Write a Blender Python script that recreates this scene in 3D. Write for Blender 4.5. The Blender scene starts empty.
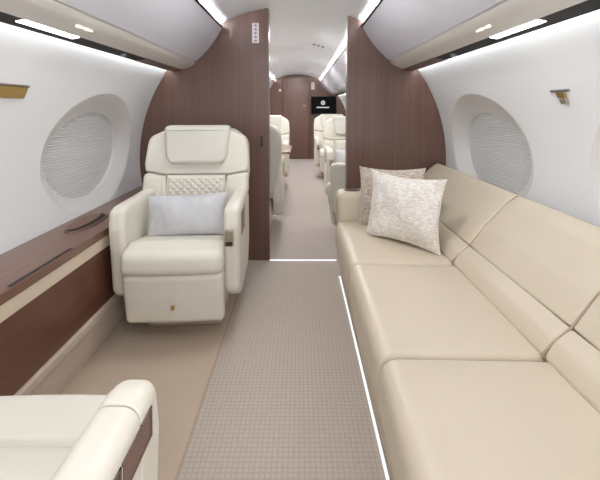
import bpy, bmesh, math, random
from mathutils import Vector, Matrix, noise
from math import sin, cos, pi, sqrt, radians, asin, atan2

random.seed(4)
S = bpy.context.scene
COL = S.collection

# ------------------------------------------------------------------ camera, world, exposure
F_PX, PITCH = 370.0, radians(2.0)
cam_d = bpy.data.cameras.new('camera')
cam = bpy.data.objects.new('camera', cam_d)
COL.objects.link(cam)
cam.location = (0.06, 0.0, 1.13)
cam.rotation_euler = (pi/2 - PITCH, 0, 0)
cam_d.sensor_fit = 'HORIZONTAL'
cam_d.sensor_width = 36.0
cam_d.lens = 36.0*F_PX/600.0
cam_d.shift_y = -(240 - (108 + F_PX*math.tan(PITCH)))/600.0
cam_d.clip_start = 0.02
S.camera = cam

w = bpy.data.worlds.new('world')
S.world = w
w.use_nodes = True
w.node_tree.nodes['Background'].inputs[0].default_value = (0.90, 0.95, 1.0, 1)
w.node_tree.nodes['Background'].inputs[1].default_value = 1.35
S.view_settings.view_transform = 'Standard'
S.view_settings.look = 'None'
S.view_settings.gamma = 1.0
S.view_settings.use_curve_mapping = False
S.view_settings.exposure = 0.68
COVE = 135.0        # ceiling cove strips
WALLWASH = 12.0    # strips above the wall panels

Y0, YB, YE = -0.75, 2.71, 8.2      # open rear end, bulkhead, far bulkhead
R, ZC = 1.12, 0.75                 # fuselage lining circle


# overhead fill: area discs added under the ceiling lining to brighten the cabin
def overhead_fill(y, power, size=0.16):
    d = bpy.data.lights.new('ceiling_fill_light', 'AREA')
    d.shape = 'DISK'; d.size = size; d.energy = power; d.color = (1.0, 1.0, 1.0)
    o = bpy.data.objects.new('ceiling_fill_light', d)
    o.location = (0, y, ZC + R - 0.02)
    COL.objects.link(o)
for y in (0.3, 1.7): overhead_fill(y, 3.5, 0.3)
for y in (3.7, 5.4, 7.2): overhead_fill(y, 9.0, 0.3)

# ------------------------------------------------------------------ materials
def nt(name):
    m = bpy.data.materials.new(name); m.use_nodes = True
    n = m.node_tree
    return m, n, n.nodes['Principled BSDF']

def srgb(r, g, b):
    f = lambda c: ((c/255 + .055)/1.055)**2.4 if c/255 > .04045 else c/255/12.92
    return (f(r), f(g), f(b), 1)

def coord(n, scale=(1, 1, 1)):
    t = n.nodes.new('ShaderNodeTexCoord'); mp = n.nodes.new('ShaderNodeMapping')
    mp.inputs['Scale'].default_value = scale
    n.links.new(t.outputs['Object'], mp.inputs['Vector'])
    return mp.outputs['Vector']

def mix(n, fac, a, b):
    m = n.nodes.new('ShaderNodeMix'); m.data_type = 'RGBA'
    n.links.new(fac, m.inputs[0]); m.inputs[6].default_value = a; m.inputs[7].default_value = b
    return m.outputs[2]

def ramp(n, fac, lo, hi):
    r = n.nodes.new('ShaderNodeMapRange'); r.inputs[1].default_value = lo; r.inputs[2].default_value = hi
    n.links.new(fac, r.inputs[0]); return r.outputs[0]

def plain(name, c, rough=.5, metal=0, noise_s=0, bump=0, emit=0, coat=0, var=.94):
    m, n, b = nt(name)
    b.inputs['Base Color'].default_value = c
    b.inputs['Roughness'].default_value = rough
    b.inputs['Metallic'].default_value = metal
    b.inputs['Coat Weight'].default_value = coat
    if noise_s:
        t = n.nodes.new('ShaderNodeTexNoise'); t.inputs['Scale'].default_value = noise_s; t.inputs['Detail'].default_value = 3
        n.links.new(coord(n), t.inputs['Vector'])
        n.links.new(mix(n, ramp(n, t.outputs[0], .3, .7), (c[0]*var, c[1]*var, c[2]*var, 1), c), b.inputs['Base Color'])
        if bump:
            t2 = n.nodes.new('ShaderNodeTexNoise'); t2.inputs['Scale'].default_value = noise_s*30
            n.links.new(coord(n), t2.inputs['Vector'])
            bp = n.nodes.new('ShaderNodeBump'); bp.inputs['Strength'].default_value = bump; bp.inputs['Distance'].default_value = .002
            n.links.new(t2.outputs[0], bp.inputs['Height']); n.links.new(bp.outputs[0], b.inputs['Normal'])
    if emit:
        b.inputs['Emission Color'].default_value = c; b.inputs['Emission Strength'].default_value = emit
    return m

def wood(name, c1, c2, scale, rough=.35, coat=.2):
    m, n, b = nt(name)
    t = n.nodes.new('ShaderNodeTexNoise'); t.inputs['Scale'].default_value = 1; t.inputs['Detail'].default_value = 5
    t.inputs['Roughness'].default_value = .6
    n.links.new(coord(n, scale), t.inputs['Vector'])
    n.links.new(mix(n, ramp(n, t.outputs[0], .3, .7), c1, c2), b.inputs['Base Color'])
    b.inputs['Roughness'].default_value = rough; b.inputs['Coat Weight'].default_value = coat; b.inputs['Coat Roughness'].default_value = .15
    return m

def carpet(name, c1, c2, cell, strength):
    m, n, b = nt(name)
    v = coord(n)
    sep = n.nodes.new('ShaderNodeSeparateXYZ'); n.links.new(v, sep.inputs[0])
    outs = []
    for ax in (0, 1):
        mu = n.nodes.new('ShaderNodeMath'); mu.operation = 'MULTIPLY'; mu.inputs[1].default_value = 2*pi/cell
        n.links.new(sep.outputs[ax], mu.inputs[0])
        s = n.nodes.new('ShaderNodeMath'); s.operation = 'SINE'; n.links.new(mu.outputs[0], s.inputs[0])
        outs.append(s.outputs[0])
    mx = n.nodes.new('ShaderNodeMath'); mx.operation = 'MAXIMUM'
    n.links.new(outs[0], mx.inputs[0]); n.links.new(outs[1], mx.inputs[1])
    g = ramp(n, mx.outputs[0], .55, 1.0)
    t = n.nodes.new('ShaderNodeTexNoise'); t.inputs['Scale'].default_value = 60; t.inputs['Detail'].default_value = 2
    n.links.new(v, t.inputs['Vector'])
    ad = n.nodes.new('ShaderNodeMath'); ad.operation = 'MULTIPLY_ADD'; ad.inputs[1].default_value = strength
    n.links.new(g, ad.inputs[0])
    nn = n.nodes.new('ShaderNodeMath'); nn.operation = 'MULTIPLY'; nn.inputs[1].default_value = .45
    n.links.new(t.outputs[0], nn.inputs[0]); n.links.new(nn.outputs[0], ad.inputs[2])
    n.links.new(mix(n, ad.outputs[0], c1, c2), b.inputs['Base Color'])
    b.inputs['Roughness'].default_value = .95
    b.inputs['Sheen Weight'].default_value = .2
    bp = n.nodes.new('ShaderNodeBump'); bp.inputs['Strength'].default_value = .25; bp.inputs['Distance'].default_value = .003; bp.invert = True
    n.links.new(ad.outputs[0], bp.inputs['Height']); n.links.new(bp.outputs[0], b.inputs['Normal'])
    return m

def woven(name, c1, c2):      # streaky silk-like pillow cloth
    m, n, b = nt(name)
    t = n.nodes.new('ShaderNodeTexNoise'); t.inputs['Scale'].default_value = 1; t.inputs['Detail'].default_value = 6
    n.links.new(coord(n, (40, 90, 130)), t.inputs['Vector'])
    n.links.new(mix(n, ramp(n, t.outputs[0], .38, .62), c1, c2), b.inputs['Base Color'])
    b.inputs['Roughness'].default_value = .6; b.inputs['Sheen Weight'].default_value = .3
    bp = n.nodes.new('ShaderNodeBump'); bp.inputs['Strength'].default_value = .4; bp.inputs['Distance'].default_value = .003
    n.links.new(t.outputs[0], bp.inputs['Height']); n.links.new(bp.outputs[0], b.inputs['Normal'])
    return m

def shade_mat():
    m, n, b = nt('pleated_shade_cloth')
    out = n.nodes['Material Output']
    v = coord(n); sep = n.nodes.new('ShaderNodeSeparateXYZ'); n.links.new(v, sep.inputs[0])
    b.inputs['Base Color'].default_value = srgb(196, 193, 190); b.inputs['Roughness'].default_value = .9
    tr = n.nodes.new('ShaderNodeBsdfTranslucent'); tr.inputs[0].default_value = (.7, .7, .7, 1)
    mx = n.nodes.new('ShaderNodeMixShader'); mx.inputs[0].default_value = .08
    n.links.new(b.outputs[0], mx.inputs[1]); n.links.new(tr.outputs[0], mx.inputs[2]); n.links.new(mx.outputs[0], out.inputs[0])
    return m

def emit(name, c, s):
    m = bpy.data.materials.new(name); m.use_nodes = True; n = m.node_tree
    n.nodes.clear()
    e = n.nodes.new('ShaderNodeEmission'); e.inputs[0].default_value = c; e.inputs[1].default_value = s
    o = n.nodes.new('ShaderNodeOutputMaterial'); n.links.new(e.outputs[0], o.inputs[0])
    return m

M = dict(
    lining=plain('white_lining', srgb(236, 236, 236), .55),
    ceiling=plain('ceiling_lining', srgb(246, 247, 249), .5),
    bezel=plain('window_bezel', srgb(228, 224, 220), .4),  # warm shading of the bezels is tinted into this colour
    shade=shade_mat(),
    bin_door=plain('bin_door_grey', srgb(228, 228, 237), .35, coat=.2),
    valance=plain('bin_valance_beige', srgb(232, 228, 223), .3, coat=.3),
    black=plain('black_trim', srgb(16, 15, 16), .6),
    rail=plain('black_rail', srgb(18, 17, 19), .6),
    bronze=plain('bronze_trim', srgb(120, 100, 92), .35, .5),
    wood=wood('brown_veneer', srgb(94, 67, 56), srgb(112, 83, 71), (60, 60, 1.0), .4),
    wood_dark=wood('brown_side_panel', srgb(94, 58, 45), srgb(108, 69, 54), (30, 1.5, 30), .35),
    wood_top=wood('gloss_ledge_veneer', srgb(108, 75, 61), srgb(124, 88, 73), (40, 1.5, 40), .28, .3),
    carpet=carpet('aisle_carpet', srgb(194, 182, 170), srgb(160, 145, 132), .0175, .42),
    carpet_b=carpet('aft_carpet', srgb(186, 174, 165), srgb(160, 146, 137), .0175, .25),
    carpet_s=carpet('side_carpet', srgb(198, 179, 159), srgb(172, 152, 132), .009, .2),
    baseboard=carpet('sidewall_carpet', srgb(206, 190, 174), srgb(182, 164, 148), .012, .3),
    cream_strip=plain('cream_strip', srgb(222, 206, 184), .5, noise_s=8),
    leather=plain('ivory_leather', srgb(229, 223, 210), .42, noise_s=5, bump=.15, var=.97),
    leather_g=plain('pale_leather', srgb(221, 217, 206), .42, noise_s=5, bump=.15, var=.97),
    sofa=plain('beige_sofa_leather', srgb(210, 196, 175), .42, noise_s=4, bump=.15, var=.97),
    sofa_dark=plain('sofa_plinth_leather', srgb(204, 188, 168), .5, noise_s=4),
    piping=plain('taupe_piping', srgb(170, 148, 126), .5),
    satin=plain('silver_blue_satin', srgb(207, 206, 209), .45, noise_s=30, bump=.1, var=.92),
    woven=woven('silvery_woven_cloth', srgb(240, 234, 227), srgb(216, 207, 197)),
    woven_b=woven('taupe_woven_cloth', srgb(214, 200, 184), srgb(172, 156, 140)),
    metal=plain('brushed_metal', srgb(176, 166, 150), .35, .8),
    brass=plain('satin_brass', srgb(190, 160, 100), .3, .9),
    chrome=plain('grey_metal', srgb(150, 150, 152), .3, .8),
    dark=plain('dark_slot', srgb(30, 24, 22), .5),
    white=plain('white_placard', srgb(240, 236, 238), .5),
    red=plain('placard_marks', srgb(150, 60, 80), .5),
    screen=plain('black_screen', srgb(8, 8, 10), .7),
    logo=emit('screen_logo', (.9, .9, .9, 1), .8),
    sign_lit=emit('lit_sign', (.95, .95, .7, 1), 1.0),
    glow=emit('wall_cove_strip', (.91, .96, 1.0, 1), WALLWASH),
    cove=emit('ceiling_cove_strip', (.88, .94, 1.0, 1), COVE),
    lamp=emit('reading_lamp_tube', (1, .99, .96, 1), 6.0),
    floor_led=emit('floor_led', (.93, .96, 1.0, 1), .75),
)

M['screen'].node_tree.nodes['Principled BSDF'].inputs['Specular IOR Level'].default_value = .1

# ------------------------------------------------------------------ helpers
def obj(name, bm, mat, parent=None, smooth=35, bevel=0, seg=3):
    bmesh.ops.remove_doubles(bm, verts=bm.verts, dist=1e-5)
    bmesh.ops.recalc_face_normals(bm, faces=bm.faces)
    me = bpy.data.meshes.new(name); bm.to_mesh(me); bm.free()
    me.materials.append(M[mat])
    if smooth:
        me.polygons.foreach_set('use_smooth', [True]*len(me.polygons))
        me.set_sharp_from_angle(angle=radians(smooth))
    o = bpy.data.objects.new(name, me); COL.objects.link(o)
    if parent: o.parent = parent
    if bevel:
        b = o.modifiers.new('bevel', 'BEVEL'); b.width = bevel; b.segments = seg; b.limit_method = 'ANGLE'; b.angle_limit = radians(38)
        b.harden_normals = False
    return o

def tag(o, label, cat, group=None):
    o['label'] = label; o['category'] = cat
    if group: o['group'] = group
    return o

def struct(o):
    o['kind'] = 'structure'; return o

def thing(name, label, cat, loc=(0, 0, 0), rz=0, group=None):
    o = bpy.data.objects.new(name, None); COL.objects.link(o)
    o.location = loc; o.rotation_euler = (0, 0, rz); o.empty_display_size = .1
    return tag(o, label, cat, group)

def box(bm, x0, x1, y0, y1, z0, z1, mat=None):
    vs = [bm.verts.new(p) for p in ((x0,y0,z0),(x1,y0,z0),(x1,y1,z0),(x0,y1,z0),(x0,y0,z1),(x1,y0,z1),(x1,y1,z1),(x0,y1,z1))]
    if mat is not None:
        for v in vs: v.co = mat @ v.co
    for f in ((0,3,2,1),(4,5,6,7),(0,1,5,4),(1,2,6,5),(2,3,7,6),(3,0,4,7)): bm.faces.new([vs[i] for i in f])
    return vs

def bx(name, x0, x1, y0, y1, z0, z1, mat, parent=None, bevel=0, rot=None):
    bm = bmesh.new(); box(bm, x0, x1, y0, y1, z0, z1, rot)
    return obj(name, bm, mat, parent, bevel=bevel)

def cyl(bm, c, r, h, axis='z', n=24, r2=None):
    r2 = r if r2 is None else r2
    a, b = [], []
    for i in range(n):
        t = 2*pi*i/n
        for lst, rr, hh in ((a, r, 0), (b, r2, h)):
            u, v = rr*cos(t), rr*sin(t)
            p = {'z': (u, v, hh), 'y': (u, hh, v), 'x': (hh, u, v)}[axis]
            lst.append(bm.verts.new((c[0]+p[0], c[1]+p[1], c[2]+p[2])))
    for i in range(n):
        j = (i+1) % n; bm.faces.new((a[i], a[j], b[j], b[i]))
    bm.faces.new(a); bm.faces.new(b)

def fillet(pts, rads, seg=5):
    """round each corner of a closed 2-D polygon"""
    out = []; n = len(pts)
    for i, p in enumerate(pts):
        r = rads[i] if hasattr(rads, '__len__') else rads
        p = Vector(p); a = Vector(pts[i-1]) - p; b = Vector(pts[(i+1) % n]) - p
        la, lb = a.length, b.length; a /= la; b /= lb
        ang = a.angle(b)
        if r <= 0 or ang > pi - .02: out.append(p); continue
        d = min(r/math.tan(ang/2), la*.49, lb*.49)
        A, B = p + a*d, p + b*d
        for k in range(seg+1):
            t = k/seg
            out.append(A*(1-t)**2 + p*2*t*(1-t) + B*t*t)
    return out

def inset(prof, d):
    n = len(prof)
    area = sum(prof[i].x*prof[(i+1) % n].y - prof[(i+1) % n].x*prof[i].y for i in range(n))
    s = 1 if area > 0 else -1
    out = []
    for i in range(n):
        t = (prof[(i+1) % n] - prof[i-1])
        if t.length < 1e-9: out.append(prof[i].copy()); continue
        t.normalize(); out.append(prof[i] + Vector((-t.y, t.x))*s*d)
    return out

def loft(bm, prof, t0, t1, r, fn, crown=0, nmid=6, nr=5):
    """sweep a closed profile from t0 to t1 with rounded ends and a slight crown; fn(u, v, t) -> xyz"""
    prof = [Vector(p) for p in prof]
    secs = []
    for k in range(nr+1):
        a = k/nr*pi/2; secs.append((t0 + r*(1-sin(a)), r*(1-cos(a))))
    secs = secs[::-1]
    secs = [(t0 + r*(1-cos(k/nr*pi/2)), r*(1-sin(k/nr*pi/2))) for k in range(nr+1)]
    L = t1 - t0 - 2*r
    for k in range(1, nmid): secs.append((t0 + r + L*k/nmid, 0))
    secs += [(t1 - (s - t0), d) for s, d in secs[:nr+1][::-1]]
    rings = []
    for t, d in secs:
        c = crown*max(0, sin(pi*(t-t0)/(t1-t0)))
        rings.append([bm.verts.new(fn(p.x, p.y, t)) for p in inset(prof, d - c)])
    n = len(prof)
    for a, b in zip(rings[:-1], rings[1:]):
        for i in range(n):
            j = (i+1) % n; bm.faces.new((a[i], a[j], b[j], b[i]))
    bm.faces.new(rings[0]); bm.faces.new(rings[-1])

YZ = lambda u, v, t: (t, u, v)     # profile in y,z swept along x
XZ = lambda u, v, t: (u, t, v)     # profile in x,z swept along y

def arc_pt(sg, phi, out=0):
    return Vector((sg*(R+out)*cos(phi), 0, ZC + (R+out)*sin(phi)))

def side_pt(sg, s, out=0):
    """s = arc length up from z=ZC; below -23 deg the lining runs straight down"""
    phi = s/R; lim = radians(-23)
    if phi >= lim: return arc_pt(sg, phi, out)
    p = arc_pt(sg, lim, out); p.z -= (lim-phi)*R
    return p

# ------------------------------------------------------------------ room shell
S_TOP, S_BOT = R*radians(38.5), -R*radians(23) - .312
WIN_S = R*asin(.135/R)             # window centre, up the arc
OA, OB = .44, .34                 # outer bezel half axes (along y, along s)
IA, IB = .345, .230                # inner shade half axes
DEPTH = .050

def wall_side(name, sg, y0, y1, wins):
    bm = bmesh.new()
    P = lambda y, s: (lambda p: (p.x, y, p.z))(side_pt(sg, s))
    half = .50
    cuts = [y0]
    for c in wins: cuts += [c-half, c+half]
    cuts.append(y1)
    NS = 150
    ss = [S_BOT + (S_TOP-S_BOT)*i/NS for i in range(NS+1)]
    def grid(ya, yb, sl):
        if yb - ya < 1e-4: return
        rows = [[bm.verts.new(P(y, s)) for s in sl] for y in (ya, yb)]
        for i in range(len(sl)-1): bm.faces.new((rows[0][i], rows[0][i+1], rows[1][i+1], rows[1][i]))
    for k in range(0, len(cuts), 2): grid(cuts[k], cuts[k+1], ss)
    hs = .375
    for c in wins:
        lo, hi = WIN_S-hs, WIN_S+hs
        grid(c-half, c+half, [S_BOT + (lo-S_BOT)*i/60 for i in range(61)])
        grid(c-half, c+half, [hi + (S_TOP-hi)*i/30 for i in range(31)])
        t0 = atan2(OA*hs, OB*half)
        angs = sorted([2*pi*i/288 for i in range(288)] + [t0, pi-t0, pi+t0, 2*pi-t0])
        N = len(angs); rings = []
        for k in range(7):
            f = k/6; ring = []
            for t in angs:
                ex, ey = OA*cos(t), OB*sin(t)
                m = max(abs(ex)/half, abs(ey)/hs); rx, ry = ex/m, ey/m
                ring.append(bm.verts.new(P(c + ex*(1-f)+rx*f, WIN_S + ey*(1-f)+ry*f)))
            rings.append(ring)
        for a, b in zip(rings[:-1], rings[1:]):
            for i in range(N):
                j = (i+1) % N; bm.faces.new((a[i], a[j], b[j], b[i]))
    return struct(obj(name, bm, 'lining', smooth=60))

WIN_A = [0.89, 2.10]
WIN_B = [3.55, 4.77, 5.99, 7.21]
wall_side('wall_left', -1, Y0, YB+.06, WIN_A)
wall_side('wall_right', 1, Y0, YB+.06, WIN_A)
wall_side('wall_aft_left', -1, YB+.06, YE, WIN_B)
wall_side('wall_aft_right', 1, YB+.06, YE, WIN_B)

def window(idx, sg, c):
    N = 96
    root = bpy.data.objects.new('window_%d' % idx, None); COL.objects.link(root); struct(root)
    root.location = (sg*R, c, ZC+.14)
    inv = Matrix.Translation(-Vector(root.location))
    def P(y, s, out): p = side_pt(sg, s, out); return inv @ Vector((p.x, y, p.z))
    bm = bmesh.new(); rings = []
    for k in range(13):
        f = k/12
        e = f*f*(3-2*f)
        A = OA + (IA-OA)*f; B = OB + (IB-OB)*f
        out = DEPTH*(.55*f + .45*e)
        dz = -.022*f
        rings.append([bm.verts.new(P(c + A*cos(2*pi*i/N), WIN_S + dz + B*sin(2*pi*i/N), out)) for i in range(N)])
    # inner lip
    rings.append([bm.verts.new(P(c + (IA-.002)*cos(2*pi*i/N), WIN_S - .022 + (IB-.002)*sin(2*pi*i/N), DEPTH+.03)) for i in range(N)])
    for a, b in zip(rings[:-1], rings[1:]):
        for i in range(N):
            j = (i+1) % N; bm.faces.new((a[i], a[j], b[j], b[i]))
    obj('window_bezel', bm, 'bezel', root, smooth=50)
    # pleated shade: zigzag rows clipped to the oval
    bm = bmesh.new(); NP = 36; hb = IB+.006
    prev = None
    for k in range(NP*2+1):
        ds = -hb + 2*hb*k/(NP*2)
        wdt = (IA+.006)*sqrt(max(0, 1-(ds/hb)**2)) + .002
        o = DEPTH + .018 + (.005 if k % 2 else 0)
        row = [bm.verts.new(P(c + wdt*(-1+2*i), WIN_S - .022 + ds, o)) for i in range(2)]
        if prev:
            for i in range(1): bm.faces.new((prev[i], prev[i+1], row[i+1], row[i]))
        prev = row
    obj('pleated_shade', bm, 'shade', root, smooth=0)
n = 1
for sg in (-1, 1):
    for c in WIN_A + WIN_B: window(n, sg, c); n += 1

# ceiling lining; soft fill from the world enters at the open rear end
bm = bmesh.new()
def strip_surface(bm, y0, y1, phis, out):
    rows = [[bm.verts.new((-(R+out)*cos(p), y, ZC+(R+out)*sin(p))) for p in phis] for y in (y0, y1)]
    for i in range(len(phis)-1): bm.faces.new((rows[0][i], rows[0][i+1], rows[1][i+1], rows[1][i]))
strip_surface(bm, Y0, YE+.05, [radians(36 + 108*i/60) for i in range(61)], 0)
struct(obj('ceiling', bm, 'ceiling', smooth=60))

fl = .315
struct(bx('floor', -.315, 1.05, Y0, YB, -.05, 0, 'carpet'))
struct(bx('floor_aft', -1.05, 1.05, YB, YE+.05, -.05, 0, 'carpet_b'))
struct(bx('floor_side', -1.05, -.319, Y0, YB, -.05, 0, 'carpet_s'))
struct(bx('trim_1', -.3200, -.3140, Y0, YB, -.05, .0012, 'piping'))

def bulkhead_outline(sg, xin, rr=R-.002, n=40):
    """closed x,z outline: from the aisle edge to the lining"""
    pts = [(xin, 0.0)]
    pts.append((sg*(rr*cos(radians(23))), 0))
    pts.append((sg*(rr*cos(radians(23))), ZC-rr*sin(radians(23))))
    pe = math.acos(max(-1, min(1, xin/rr*sg)))
    for i in range(1, n+1):
        p = radians(-23) + (pe-radians(-23))*i/n
        pts.append((sg*rr*cos(p), ZC+rr*sin(p)))
    return pts

def prism_y(bm, pts, y0, y1):
    a = [bm.verts.new((p[0], y0, p[1])) for p in pts]; b = [bm.verts.new((p[0], y1, p[1])) for p in pts]
    for i in range(len(pts)):
        j = (i+1) % len(pts); bm.faces.new((a[i], a[j], b[j], b[i]))
    bm.faces.new(a); bm.faces.new(b)

bm = bmesh.new(); prism_y(bm, bulkhead_outline(-1, -.172), YB, YB+.05)
struct(obj('wall_bulkhead_left', bm, 'wood', smooth=30))
bm = bmesh.new(); prism_y(bm, bulkhead_outline(1, .405), YB-.04, YB+.03)
struct(obj('wall_bulkhead_right', bm, 'wood', smooth=30))
bm = bmesh.new(); prism_y(bm, bulkhead_outline(-1, .95, R-.002, 60)[:-1] if False else
    [(-1.03, 0), (1.03, 0)] + [((R-.002)*cos(p), ZC+(R-.002)*sin(p)) for p in [radians(-23 + 226*i/80) for i in range(81)]], YE, YE+.05)
struct(obj('wall_far', bm, 'wood', smooth=30))
# aisle edge trims of the two bulkheads
struct(bx('trim_2', -.1715, -.165, YB-.004, YB+.054, 0, 1.84, 'bronze'))
struct(bx('trim_3', .398, .4045, YB-.044, YB+.034, 0, 1.76, 'bronze'))

# pocket door pull
d = tag(bx('door_pull', -.228, -.214, YB-.006, YB+.002, .845, .925, 'dark', bevel=.002), 'small black vertical pull recessed in the brown bulkhead beside the aisle', 'handle')

# far door
dr = bpy.data.objects.new('door_1', None); COL.objects.link(dr); struct(dr); dr.location = (0, YE, 0)
def rel(o, root): o.parent = root; o.location = -Vector(root.location); return o
rel(bx('door_panel', -.30, .255, YE-.025, YE-.002, .005, 1.80, 'wood', bevel=.004), dr)
rel(bx('door_frame', -.325, -.30, YE-.035, YE-.002, .0, 1.80, 'wood_dark', bevel=.003), dr)
rel(bx('door_frame', .255, .28, YE-.035, YE-.002, .0, 1.80, 'wood_dark', bevel=.003), dr)
rel(bx('door_handle', .13, .19, YE-.05, YE-.024, 1.17, 1.195, 'brass', bevel=.004), dr)

# ------------------------------------------------------------------ overhead bins
def bins(sg, y0, y1, label, lamps, signs, far_end=True):
    root = thing('overhead_bin', label, 'overhead bin', (sg*.7, (y0+y1)/2, 1.4), 0, 'overhead bins along the cabin')
    q = lambda pts: [(sg*x, z) for x, z in pts]
    def part(name, pts, mat, a=y0, b=y1, **k):
        bm = bmesh.new(); prism_y(bm, q(pts), a, b); o = obj(name, bm, mat, None, **k); return rel(o, root)
    A, B = Vector((.503, 1.718)), Vector((.70, 1.468))
    nrm = Vector((-(A.y-B.y), -(B.x-A.x))).normalized()   # towards the aisle
    # body behind the door
    door = []
    for i in range(9):
        t = i/8; p = A.lerp(B, t) + nrm*(.018*sin(pi*t)); door.append((p.x, p.y))
    back = [(B.x+.02, B.y+.012), (A.x+.018, A.y-.004)]
    part('bin_body', [(A.x+.03, A.y-.03), (B.x+.014, B.y-.003), (.80, 1.425), (.85, 1.425), (.85, 1.46), (.60, 1.63)], 'valance', smooth=0)
    part('bin_door', door + back, 'bin_door', smooth=30)
    part('door_trim', [(A.x-.003, A.y+.004), (A.x-.006, A.y-.008), (A.x+.014, A.y-.01), (A.x+.016, A.y+.004)], 'black', smooth=0)
    C = [(.703, 1.463), (.714, 1.449), (.732, 1.435), (.755, 1.424), (.782, 1.413), (.800, 1.407)]
    o = part('valance', C + [(.80, 1.43), (.72, 1.467)], 'valance', smooth=40)
    rail = part('service_rail', [(.800, 1.408), (.868, 1.396), (.872, 1.400), (.872, 1.412), (.80, 1.424)], 'rail', a=y0, b=y1, smooth=0)
    part('wall_light_strip', [(.874, 1.416), (.884, 1.418), (.884, 1.428), (.874, 1.426)], 'glow', smooth=0)
    part('ceiling_light_strip', [(.545, 1.672), (.572, 1.672), (.572, 1.680), (.545, 1.680)], 'cove', smooth=0)
    for a, b in lamps:
        o = part('reading_lamp', [(.803, 1.4055), (.832, 1.4005), (.833, 1.412), (.804, 1.416)], 'lamp', a=a, b=b, smooth=0); o.parent = rail; o.location = (0, 0, 0)
        o['label'] = 'long white lamp tube set in the black rail'
    for y in [(l[1]+.42) for l in lamps]:
        bm = bmesh.new(); cyl(bm, (sg*.835, y, 1.393), .016, .014, 'z', 20); cyl(bm, (sg*.835, y, 1.388), .009, .006, 'z', 16)
        obj('air_nozzle', bm, 'chrome', rail)
    part('rail_reflection', [(.796, 1.4065), (.868, 1.394), (.868, 1.398), (.796, 1.411)], 'bronze', a=min(y1-.62, y1), b=y1, smooth=0)  # bronze strip stands for the brownish reflection along the rail's far end
    for y in signs:
        bm = bmesh.new()
        # tiny lit pictogram sign lying on the valance slope
        c = Vector((.745, 1.4275)); t = Vector((.755-.732, 1.424-1.435)).normalized(); nn = Vector((t.y, -t.x))
        for dy, h in ((-.045, .010), (-.02, .005), (.008, .010), (.034, .005)):
            pts = []
            for du in (-h/2, h/2):
                for dn in (-.002, .004):
                    p = c + t*du - nn*(-dn)*1.0; pts.append(p)
            a0, a1 = y+dy-.011, y+dy+.011
            pp = [pts[0], pts[2], pts[3], pts[1]]
            prism_y(bm, [(sg*p.x, p.y) for p in pp], a0, a1)
        o = rel(obj('cabin_sign', bm, 'sign_lit', smooth=0), root); o['label'] = 'tiny lit yellow sign'
    # end closure where the bin meets the bulkhead lower corner
    return root
bins(-1, Y0, YB-.002, 'long grey overhead bin above the oval window beside the single ivory armchair', [(.10, .38), (1.17, 1.46)], [1.40])
bins(1, Y0, YB-.045, 'long grey overhead bin running above the beige sofa', [(.10, .38), (1.17, 1.46)], [1.40])
bins(1, YB+.035, YE-.002, 'grey overhead bin seen through the aisle, ending over the black screen', [(4.0, 4.3), (5.6, 5.9)], [4.9])
bins(-1, YB+.055, YE-.002, 'grey overhead bin hidden beyond the brown bulkhead, above the pale seat with the table', [(4.0, 4.3), (5.6, 5.9)], [4.9])

# ------------------------------------------------------------------ wall plates
def wall_frame(sg, y, z):
    s = R*asin((z-ZC)/R); p = side_pt(sg, s); phi = s/R
    ux = Vector((0, 1, 0)); uz = Vector((-sg*sin(phi), 0, cos(phi))); un = Vector((-sg*cos(phi), 0, -sin(phi)))
    m = Matrix((( ux.x, uz.x, un.x, p.x), (ux.y, uz.y, un.y, y), (ux.z, uz.z, un.z, p.z), (0, 0, 0, 1)))
    return m
m = wall_frame(-1, 1.35, 1.195)
r = thing('wall_plate', 'brass plate fixed to the white sidewall before the oval window, above the brown ledge', 'plate', m.translation)
rel(bx('plate', -.12, .12, -.028, .020, -.001, .006, 'brass', bevel=.002, rot=m), r)
rel(bx('plate_edge', -.12, .12, .020, .028, -.001, .010, 'bronze', bevel=.002, rot=m), r)
m = wall_frame(1, 1.38, 1.18)
r = thing('coat_hook', 'small grey bar with brass hook tab on the white wall above the sofa', 'hook', m.translation)
rel(bx('bar', -.050, .045, .012, .022, -.001, .008, 'chrome', bevel=.002, rot=m), r)
rel(bx('hook_tab', -.024, .018, -.012, .012, 0, .008, 'brass', bevel=.002, rot=m), r)
rel(bx('clip', -.026, .008, -.034, -.012, 0, .012, 'metal', bevel=.003, rot=m), r)

# placard with a vertical line of tiny marks
def placard(x, y, z, w_, h_, label, name='placard'):
    r = thing(name, label, 'sign', (x, y, z))
    rel(bx('plate', x-w_/2, x+w_/2, y-.003, y+.001, z-h_/2, z+h_/2, 'white', bevel=.0008), r)
    bm = bmesh.new(); k = 5
    for i in range(k):
        zz = z + h_*.38 - h_*.76*i/(k-1)
        box(bm, x-w_*.22, x+w_*.22, y-.0045, y-.003, zz-.0015, zz+.0015)
        box(bm, x-w_*.04, x+w_*.05, y-.0045, y-.003, zz-h_*.06, zz+h_*.06)
        box(bm, x-w_*.2, x-w_*.13, y-.0045, y-.003, zz-h_*.05, zz-.002)
        box(bm, x+w_*.12, x+w_*.19, y-.0045, y-.003, zz-h_*.05, zz-.002)
    rel(obj('marks', bm, 'red', smooth=0), r)
placard(-.263, YB, 1.675, .05, .145, 'narrow white placard with small red marks high on the brown bulkhead')
placard(.345, YE, 1.62, .07, .16, 'tiny white placard high on the brown far wall, above the black screen')
bm = bmesh.new(); cyl(bm, (-.38, YE-.012, 1.52), .03, .014, 'y', 20)
tag(obj('wall_button', bm, 'white'), 'small round white fitting high on the brown far wall beside the door', 'wall fitting')

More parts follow.
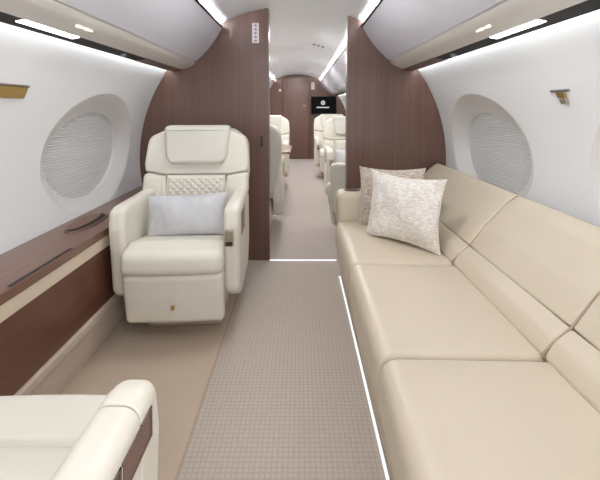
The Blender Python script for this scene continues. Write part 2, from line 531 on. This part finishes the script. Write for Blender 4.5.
# ceiling air nozzles in the aft cabin
r0 = None
for i, (x, y) in enumerate(((.22, 4.2), (.27, 4.2), (.32, 4.2))):
    z = ZC + sqrt(R*R-x*x)
    bm = bmesh.new(); cyl(bm, (0, 0, -.008), .016, .012, 'z', 18); cyl(bm, (0, 0, -.012), .009, .005, 'z', 14)
    o = obj('ceiling_nozzle', bm, 'chrome'); o.location = (x, y, z)
    tag(o, 'tiny grey round nozzle in the white ceiling beyond the bulkhead', 'nozzle', 'row of ceiling nozzles')

# ------------------------------------------------------------------ side ledge
LX = -.845
def ledge(y0, y1, label):
    r = thing('side_ledge', label, 'side cabinet', (-.95, (y0+y1)/2, 0))
    def part(name, pts, mat, bevel=0, a=y0, b=y1):
        bm = bmesh.new(); prism_y(bm, pts, a, b); return rel(obj(name, bm, mat, None, bevel=bevel, smooth=30), r)
    part('ledge_top', [(LX-.004, .528), (LX-.004, .565), (-1.098, .565), (-1.085, .528)], 'wood_top', .004)
    part('cream_strip', [(LX-.008, .475), (LX-.008, .527), (-1.08, .527), (-1.07, .475)], 'cream_strip')
    part('side_panel', [(LX-.018, .205), (LX-.012, .474), (-1.07, .474), (-1.03, .36), (-1.01, .205)], 'wood_dark')
    part('base_rail', [(LX-.004, .165), (LX-.004, .200), (-.02+LX, .204), (-1.0, .204), (-1.0, .165)], 'baseboard', .006)
    part('base_panel', [(LX-.045, .0), (LX-.018, .164), (-1.0, .164), (-1.0, 0)], 'baseboard', .003)
    return r, part
r, part = ledge(Y0, YB-.003, 'low brown gloss side ledge with cream strip under the oval window')
part('vent_slot', [(-.867, .5652), (-.853, .5652), (-.853, .5662), (-.867, .5662)], 'dark', a=1.15, b=1.47)
# oval recess with a lifted lid
c = Vector((-.985, 1.80))
bm = bmesh.new()
N = 48; rings = []
for A, B, z in ((.060, .155, .5652), (.058, .152, .572), (.050, .142, .572), (.048, .140, .5656)):
    rings.append([bm.verts.new((c.x + A*cos(2*pi*i/N), c.y + B*sin(2*pi*i/N), z)) for i in range(N)])
for a, b in zip(rings[:-1], rings[1:]):
    for i in range(N): j = (i+1) % N; bm.faces.new((a[i], a[j], b[j], b[i]))
o = rim = rel(obj('recess_rim', bm, 'bronze'), r)
bm = bmesh.new()
bm.faces.new([bm.verts.new((c.x + .049*cos(2*pi*i/N), c.y + .141*sin(2*pi*i/N), .5658)) for i in range(N)])
obj('recess', bm, 'dark', rim, smooth=0)
bm = bmesh.new()
top = [bm.verts.new((c.x - .016 + .031*cos(2*pi*i/N), c.y + .136*sin(2*pi*i/N), .571 + .010*(1-cos(2*pi*i/N))/2)) for i in range(N)]
bot = [bm.verts.new((v.co.x, v.co.y, v.co.z-.004)) for v in top]
bm.faces.new(top); bm.faces.new(bot)
for i in range(N): j = (i+1) % N; bm.faces.new((top[i], top[j], bot[j], bot[i]))
obj('recess_lid', bm, 'wood_top', rim, smooth=30)

# ------------------------------------------------------------------ sofa
def make_sofa():
    r = thing('sofa', 'long beige leather three-seat sofa along the wall under the oval window', 'sofa', (.75, 1.3, 0))
    ys = [.40, 1.02, 1.645, 2.27]
    g = .003
    # plinth
    bm = bmesh.new()
    prof = fillet([(.345, .0), (.345, .30), (.80, .30), (1.00, .26), (1.00, .0)], [.01, .02, 0, 0, 0])
    loft(bm, prof, .40, 2.27, .006, XZ); rel(obj('plinth', bm, 'sofa_dark'), r)
    # seat cushions
    for i in range(3):
        bm = bmesh.new()
        prof = fillet([(.322, .08), (.279, .30), (.282, .435), (.80, .425), (.80, .31), (.345, .31), (.352, .08)], [.008, .06, .055, .02, .02, .005, .008], 7)
        loft(bm, prof, ys[i]+g, ys[i+1]-g, .022, XZ, crown=.006, nmid=12, nr=6)
        rel(obj('seat_cushion', bm, 'sofa', smooth=50), r)
    # back cushions : front face leans from (.745,.43) to (1.03,.77)
    a, b = Vector((.742, .430)), Vector((1.030, .735))
    d = (b-a).normalized(); nn = Vector((d.y, -d.x))*-1     # nn points to the front/up
    nn = Vector((-d.y, d.x))
    for i in range(3):
        q0, q1 = ys[i]+g, ys[i+1]-g
        y1 = q1 if i < 2 else 2.62
        s = a.lerp(b, .275)
        e = .004
        lo = [a - nn*.0, s - d*e]
        lo_p = [a, s - d*e, s - d*e - nn*.05, a - nn*.05]
        hi_p = [s + d*e*0, b - d*.02, b + nn*-.035, b - nn*.08 - d*.01, s - nn*.05]
        bm = bmesh.new()
        mid = a.lerp(s, .5) + nn*.010
        loft(bm, fillet([a + d*.0, mid, s - d*e*.5, s - nn*.05, a - nn*.05], [.02, .06, .008, .01, .01], 6), q0, y1, .008, XZ, crown=.003, nmid=12)
        rel(obj('lumbar_cushion', bm, 'sofa', smooth=50), r)
        bm = bmesh.new()
        m1 = s.lerp(b, .35) + nn*.014; m2 = s.lerp(b, .8) + nn*.014
        loft(bm, fillet([s + d*e*.5, m1, m2, b + d*.012, b - nn*.045 + d*.012, b - nn*.06 - d*.06, s - nn*.05], [.008, .09, .06, .03, .025, .02, .01], 7), q0, y1, .009, XZ, crown=.004, nmid=12)
        rel(obj('back_cushion', bm, 'sofa', smooth=50), r)
    # hidden backing board
    bm = bmesh.new()
    p0, p1 = a - nn*.052, b - nn*.05
    prism_y(bm, [(p0.x, p0.y), (p1.x-.01, p1.y-.05), (1.06, .68), (1.03, .40), (.99, .30), (.82, .30)], .40, 2.62)
    rel(obj('back_frame', bm, 'sofa_dark', smooth=30), r)
    # piping in the seams
    for y in ys[1:3]:
        bm = bmesh.new()
        pts = [a - nn*.01, a + nn*.006, s - nn*.002, s.lerp(b, .4)+nn*.010, s.lerp(b, .8)+nn*.010, b + d*.004]
        prism_y(bm, [(p.x, p.y) for p in pts] + [((p - nn*.03).x, (p-nn*.03).y) for p in pts[::-1]], y-.0035, y+.0035)
        rel(obj('piping', bm, 'piping', smooth=0), r)
    # armrests with cup well
    for y0, y1, nm in ((2.275, 2.44, 'armrest'), (.235, .397, 'armrest')):
        bm = bmesh.new()
        loft(bm, fillet([(.335, .02), (.300, .40), (.292, .60), (.735, .60), (.735, .02)], [.01, .05, .05, .01, .01], 7), y0, y1, .03, XZ, crown=.002)
        ar = rel(obj(nm, bm, 'sofa', smooth=50), r)
        if y0 > 1: far_arm = ar
    bm = bmesh.new(); N = 32; rings = []
    for A, B, z in ((.052, .036, .601), (.050, .034, .606), (.042, .028, .606), (.040, .026, .602)):
        rings.append([bm.verts.new((.395 + A*cos(2*pi*i/N), 2.36 + B*sin(2*pi*i/N), z)) for i in range(N)])
    for p, q in zip(rings[:-1], rings[1:]):
        for i in range(N): j = (i+1) % N; bm.faces.new((p[i], p[j], q[j], q[i]))
    rim = obj('cup_holder', bm, 'bronze', far_arm)
    bm = bmesh.new(); bm.faces.new([bm.verts.new((.395 + .042*cos(2*pi*i/N), 2.36 + .028*sin(2*pi*i/N), .6035)) for i in range(N)])
    obj('cup_well', bm, 'dark', far_arm, smooth=0)
    return r
make_sofa()
tag(bx('floor_light_strip', .322, .331, .22, 2.44, .0, .006, 'floor_led'), 'thin white light strip on the floor along the foot of the sofa', 'light strip')
tag(bx('threshold_light_strip', -.165, .33, YB-.009, YB+.003, .0, .005, 'floor_led'), 'thin white light strip across the floor of the aisle at the bulkheads', 'light strip')

# ------------------------------------------------------------------ pillows
def pillow(name, w_, h_, t_, mat, seed, loc, rot, pinch=.08, wr=.006):
    bm = bmesh.new(); N = 36
    rot = Matrix(rot) if not isinstance(rot, Matrix) else rot
    sides = []
    for sd in (1, -1):
        rows = []
        for i in range(N+1):
            row = []
            for j in range(N+1):
                u, v = sin((i/N-.5)*pi), sin((j/N-.5)*pi)
                x = u*w_/2*(1 - pinch*(1-v*v)*abs(u)); z = v*h_/2*(1 - pinch*(1-u*u)*abs(v))
                th = t_/2*((1-u**2)**.55 if abs(u) < 1 else 0)*((1-v**2)**.55 if abs(v) < 1 else 0)
                wgt = min(1, th/(t_*.15))
                nz = noise.noise(Vector((x*9+seed, z*9, sd*3.1)))*wr + noise.noise(Vector((x*26+seed, z*14, sd)))*wr*.4
                y = -sd*(th + nz*wgt)
                row.append(bm.verts.new((x, y, z)))
            rows.append(row)
        for i in range(N):
            for j in range(N): bm.faces.new((rows[i][j], rows[i+1][j], rows[i+1][j+1], rows[i][j+1]))
    bmesh.ops.remove_doubles(bm, verts=bm.verts, dist=2e-4)
    o = obj(name, bm, mat, smooth=70); o.matrix_world = Matrix.Translation(loc) @ rot
    return o
Rx = lambda a: Matrix.Rotation(radians(a), 4, 'X'); Ry = lambda a: Matrix.Rotation(radians(a), 4, 'Y'); Rz = lambda a: Matrix.Rotation(radians(a), 4, 'Z')

# ------------------------------------------------------------------ armchairs
def make_chair(label, loc, rz, side, group=None, legrest_out=False, small=False):
    r = thing('cabin_armchair', label, 'armchair', loc, rz, group)
    P = lambda name, bm, mat, **k: obj(name, bm, mat, r, **k)
    # pedestal on the seat rail
    bm = bmesh.new(); loft(bm, fillet([(-.06, 0), (-.08, .06), (-.04, .14), (.22, .14), (.24, .06), (.22, 0)], .015), -.19, .19, .012, YZ)
    P('pedestal', bm, 'baseboard')
    # under-seat body
    bm = bmesh.new(); loft(bm, fillet([(-.20, .12), (-.24, .30), (.26, .32), (.30, .12)], .02), -.21, .21, .01, YZ); P('seat_base', bm, 'leather_g')
    # seat cushion, front roll
    bm = bmesh.new()
    prof = fillet([(-.255, .355), (-.305, .385), (-.300, .47), (-.20, .495), (.16, .43), (.16, .33)], [.03, .04, .05, .06, .02, .02], 7)
    loft(bm, prof, -.231, .231, .03, YZ, crown=.006, nmid=12, nr=6); P('seat_cushion', bm, 'leather', smooth=50)
    # legrest / skirt
    bm = bmesh.new()
    if not legrest_out:
        prof = fillet([(-.262, .372), (-.282, .35), (-.245, .125), (-.18, .11), (-.18, .372)], [.02, .03, .035, .01, .01], 6)
        loft(bm, prof, -.228, .228, .022, YZ, crown=.004, nmid=10); P('legrest', bm, 'leather', smooth=50)
        bm = bmesh.new(); box(bm, -.010, .010, -.272, -.258, .215, .262); st = P('pull_strap', bm, 'leather_g', bevel=.003)
        bm = bmesh.new(); box(bm, -.008, .008, -.278, -.268, .20, .222); obj('strap_buckle', bm, 'brass', st, bevel=.002)
    else:
        prof = fillet([(-.322, .37), (-.318, .44), (-.33, .452), (-.445, .452), (-.46, .43), (-.46, .38), (-.44, .365)], [.01, .01, .01, .02, .02, .02, .01], 6)
        loft(bm, prof, -.19, .19, .022, YZ, crown=.004, nmid=10); P('legrest', bm, 'leather', smooth=50)
    # arms
    for sg in (-1, 1):
        bm = bmesh.new()
        prof = fillet([(-.250, .57), (-.235, .655), (-.19, .668), (.25, .665), (.31, .60), (.33, .34), (.25, .19), (-.12, .19), (-.215, .25)],
                      [.06, .035, .04, .04, .05, .08, .06, .05, .06], 7)
        def fn(u, v, t, sg=sg): return (sg*t, u, v)
        loft(bm, prof, .226, .302, .028, fn, crown=0, nmid=4, nr=7)
        if legrest_out:            # the arm is cut by a seam into a front cap and the long pad
            bmesh.ops.recalc_face_normals(bm, faces=bm.faces)
            cap = bm.copy()
            for m_, yy, outer in ((cap, -.157, True), (bm, -.154, False)):
                g_ = bmesh.ops.bisect_plane(m_, geom=m_.verts[:]+m_.edges[:]+m_.faces[:], plane_co=(0, yy, 0), plane_no=(0, 1, 0), clear_outer=outer, clear_inner=not outer)
                ed = [e for e in g_['geom_cut'] if isinstance(e, bmesh.types.BMEdge)]
                bmesh.ops.holes_fill(m_, edges=ed)
            P('arm_cap', cap, 'leather', smooth=50, bevel=.003)
            P('arm', bm, 'leather', smooth=50, bevel=.003)
        else:
            P('arm', bm, 'leather', smooth=50)
    # controls on the aisle side
    s = side
    def sx(a, b): return (min(s*a, s*b), max(s*a, s*b))
    if not legrest_out:
        x0, x1 = sx(.236, .276)
        bm = bmesh.new(); box(bm, x0, x1, -.262, -.232, .485, .560); ctl = P('armrest_control', bm, 'metal', bevel=.003)
        bm = bmesh.new(); box(bm, x0+.004, x1-.004, -.2645, -.258, .490, .508); obj('control_slot', bm, 'dark', ctl, bevel=.001)
        panels = [(-.14, .02, .50, .61)]
    else:
        panels = [(-.190, -.095, .588, .634), (-.085, .15, .50, .634)]
    x0, x1 = sx(.296, .303)
    for a, b, c_, d_ in panels:
        bm = bmesh.new(); box(bm, x0, x1, a, b, c_, d_); o = P('side_pocket', bm, 'wood_top', bevel=.002); o['label'] = 'brown inset panel'
        bm = bmesh.new(); box(bm, *sx(.3025, .3045), a-.003, a+.002, c_-.002, d_+.002); box(bm, *sx(.3025, .3045), a-.003, b+.003, d_-.002, d_+.002)
        box(bm, *sx(.3025, .3045), a-.003, b+.003, c_-.002, c_+.002)
        obj('pocket_trim', bm, 'bronze', o, smooth=0)
    # backrest, reclined
    TL = math.tan(radians(13))
    def bk(y_off):
        return lambda u, v, t: (u, y_off + t + (v-.40)*TL, v)
    # shell
    bm = bmesh.new()
    out = [(-.24, .34), (-.285, .55), (-.305, .75), (-.295, .93), (-.21, 1.0), (.21, 1.0), (.295, .93), (.305, .75), (.285, .55), (.24, .34)]
    loft(bm, fillet(out, [.03, .1, .1, .09, .08, .08, .09, .1, .1, .03], 7), .195, .31, .03, bk(0), nmid=3, nr=5); P('back_shell', bm, 'leather_g', smooth=50)
    # upper yoke
    bm = bmesh.new()
    yk = [(-.175, .735), (-.30, .755), (-.308, .80), (-.292, .955), (-.20, .995), (.20, .995), (.292, .955), (.308, .80), (.30, .755), (.175, .735)]
    loft(bm, fillet(yk, [.02, .02, .05, .07, .06, .06, .07, .05, .02, .02], 7), .150, .23, .02, bk(0), nmid=3, nr=6, crown=.0); P('shoulder_pad', bm, 'leather', smooth=50)
    # side wings
    for sg in (-1, 1):
        bm = bmesh.new()
        wg = [(sg*.158, .42), (sg*.252, .42), (sg*.292, .56), (sg*.306, .65), (sg*.302, .752), (sg*.178, .730), (sg*.160, .62)]
        loft(bm, fillet(wg, [.02, .04, .1, .06, .03, .02, .03], 6), .130, .22, .02, bk(0), nmid=3, nr=6); P('back_wing', bm, 'leather', smooth=50)
    # quilted centre
    bm = bmesh.new(); NX, NZ = (24, 26) if small else (96, 90); f = bk(.142)
    rows = []
    for i in range(NX+1):
        row = []
        for j in range(NZ+1):
            x = -.170 + .340*i/NX; z = .44 + .295*j/NZ
            a_, b_ = (x/.042 + z/.036), (x/.042 - z/.036)
            q = min(abs(a_ - round(a_)), abs(b_ - round(b_)))
            e = min(1, min(i, NX-i, j, NZ-j)/(NX*.06))
            row.append(bm.verts.new(f(x, z, -.008*min(1, q*3)**.6*e + .012*(1-e))))
        rows.append(row)
    for i in range(NX):
        for j in range(NZ): bm.faces.new((rows[i][j], rows[i+1][j], rows[i+1][j+1], rows[i][j+1]))
    P('quilted_panel', bm, 'leather', smooth=60)
    # headrest
    bm = bmesh.new()
    hp = [(-.150, .800), (-.178, .84), (-.196, 1.025), (.196, 1.025), (.178, .84), (.150, .800)]
    loft(bm, fillet(hp, [.04, .05, .032, .032, .05, .04], 8), .105, .22, .028, bk(0), nmid=3, nr=6); P('headrest', bm, 'leather_g', smooth=50)
    return r

def copy_tree(o, parent=None):
    c = o.copy(); COL.objects.link(c)
    if parent: c.parent = parent
    for ch in list(o.children): copy_tree(ch, c)
    return c

G = 'ivory cabin armchairs'
main = make_chair('ivory leather armchair facing us against the brown bulkhead, quilted back and silver-blue pillow', (-.540, 1.945, 0), radians(3), 1, G)
near = make_chair('nearest ivory armchair seen from above, brown panel in its arm, facing the quilted armchair', (-.490, .405, 0), pi, -1, G, legrest_out=True)
small = make_chair('pale armchair with grey pillow beyond the right-hand divider, near the aisle', (.66, 4.32, 0), 0, -1, G, small=True)
small['label'] = 'pale armchair through the aisle with a small grey pillow on its seat'
specs = [((.60, 6.0, 0), 0, 'farthest pale armchair through the aisle, right under the black screen'),
         ((-.40, 5.15, 0), 0, 'pale armchair through the aisle behind the brown table, facing us')]
for loc, rz, lab in specs:
    c = copy_tree(small); c.location = loc; c.rotation_euler = (0, 0, rz); c['label'] = lab
smallB = make_chair('pale armchair just past the brown bulkhead, its back turned to us', (-.40, 3.45, 0), pi, -1, G, small=True)
c = copy_tree(smallB); c.location = (.635, 3.30, 0); c.rotation_euler = (0, 0, radians(-110)); c['label'] = 'pale armchair swivelled towards the aisle, mostly hidden behind the brown bulkhead at the sofa end'

# fold-out table
t = thing('fold_out_table', 'small brown wood table between two pale armchairs past the bulkhead', 'table', (-.5, 4.28, 0), 0)
rel(bx('table_top', -.98, -.04, 3.79, 4.45, .655, .68, 'wood_top', bevel=.004), t)
rel(bx('table_support', -.98, -.90, 4.1, 4.4, .0, .655, 'wood_dark', bevel=.004), t)

# screen
t = thing('television_screen', 'black flat screen with white round emblem and word on the brown far wall', 'screen', (.52, YE-.06, 1.19))
rel(bx('screen_frame', .30, .86, YE-.075, YE-.02, 1.00, 1.385, 'black', bevel=.006), t)
scr = rel(bx('screen_panel', .312, .848, YE-.0775, YE-.07, 1.012, 1.373, 'screen'), t)
bm = bmesh.new()
N = 32; cx, cz, yy = .565, 1.245, YE-.079
for r1, r2 in ((.046, .036), (.022, .014)):
    a = [bm.verts.new((cx + r1*cos(2*pi*i/N), yy, cz + r1*sin(2*pi*i/N))) for i in range(N)]
    if r2:
        b = [bm.verts.new((cx + r2*cos(2*pi*i/N), yy, cz + r2*sin(2*pi*i/N))) for i in range(N)]
        for i in range(N): j = (i+1) % N; bm.faces.new((a[i], a[j], b[j], b[i]))
    else: bm.faces.new(a)
obj('emblem', bm, 'logo', scr, smooth=0)
bm = bmesh.new()
x = .43
for k, wd in enumerate((.024, .022, .024, .022, .026, .022, .024, .022, .024)):   # illegible word: a row of letter-sized strokes
    box(bm, x, x+.007, yy-.001, yy, 1.13, 1.156); box(bm, x+wd-.007, x+wd, yy-.001, yy, 1.13, 1.156)
    zz = (1.13, 1.14, 1.149)[k % 3]; box(bm, x, x+wd, yy-.001, yy, zz, zz+.007); x += wd+.007
obj('word', bm, 'logo', scr, smooth=0)

# ------------------------------------------------------------------ pillows placed
o = pillow('throw_pillow', .41, .215, .13, 'satin', 1.0, Vector((-.528, 1.915, .572)), Rz(3) @ Rx(-14) @ Ry(-2), pinch=.05, wr=.014)
tag(o, 'rectangular silver-blue satin pillow on the seat of the quilted ivory armchair', 'pillow')
o = pillow('throw_pillow', .43, .365, .15, 'woven', 5.0, Vector((.595, 1.90, .607)), Rz(-44) @ Rx(-10) @ Ry(0), pinch=.12, wr=.022)
tag(o, 'square silvery woven pillow in front, leaning on the sofa corner', 'pillow', 'square pillows on the sofa')
o = pillow('throw_pillow', .43, .36, .12, 'woven_b', 9.0, Vector((.575, 2.10, .612)), Rz(-44) @ Rx(-9) @ Ry(-5), pinch=.1, wr=.012)
tag(o, 'square taupe pillow tucked behind the silvery one on the sofa', 'pillow', 'square pillows on the sofa')
o = pillow('throw_pillow', .34, .19, .12, 'satin', 3.0, Vector((.64, 4.29, .55)), Rx(-14))
tag(o, 'small grey pillow on the pale armchair seen through the aisle', 'pillow')
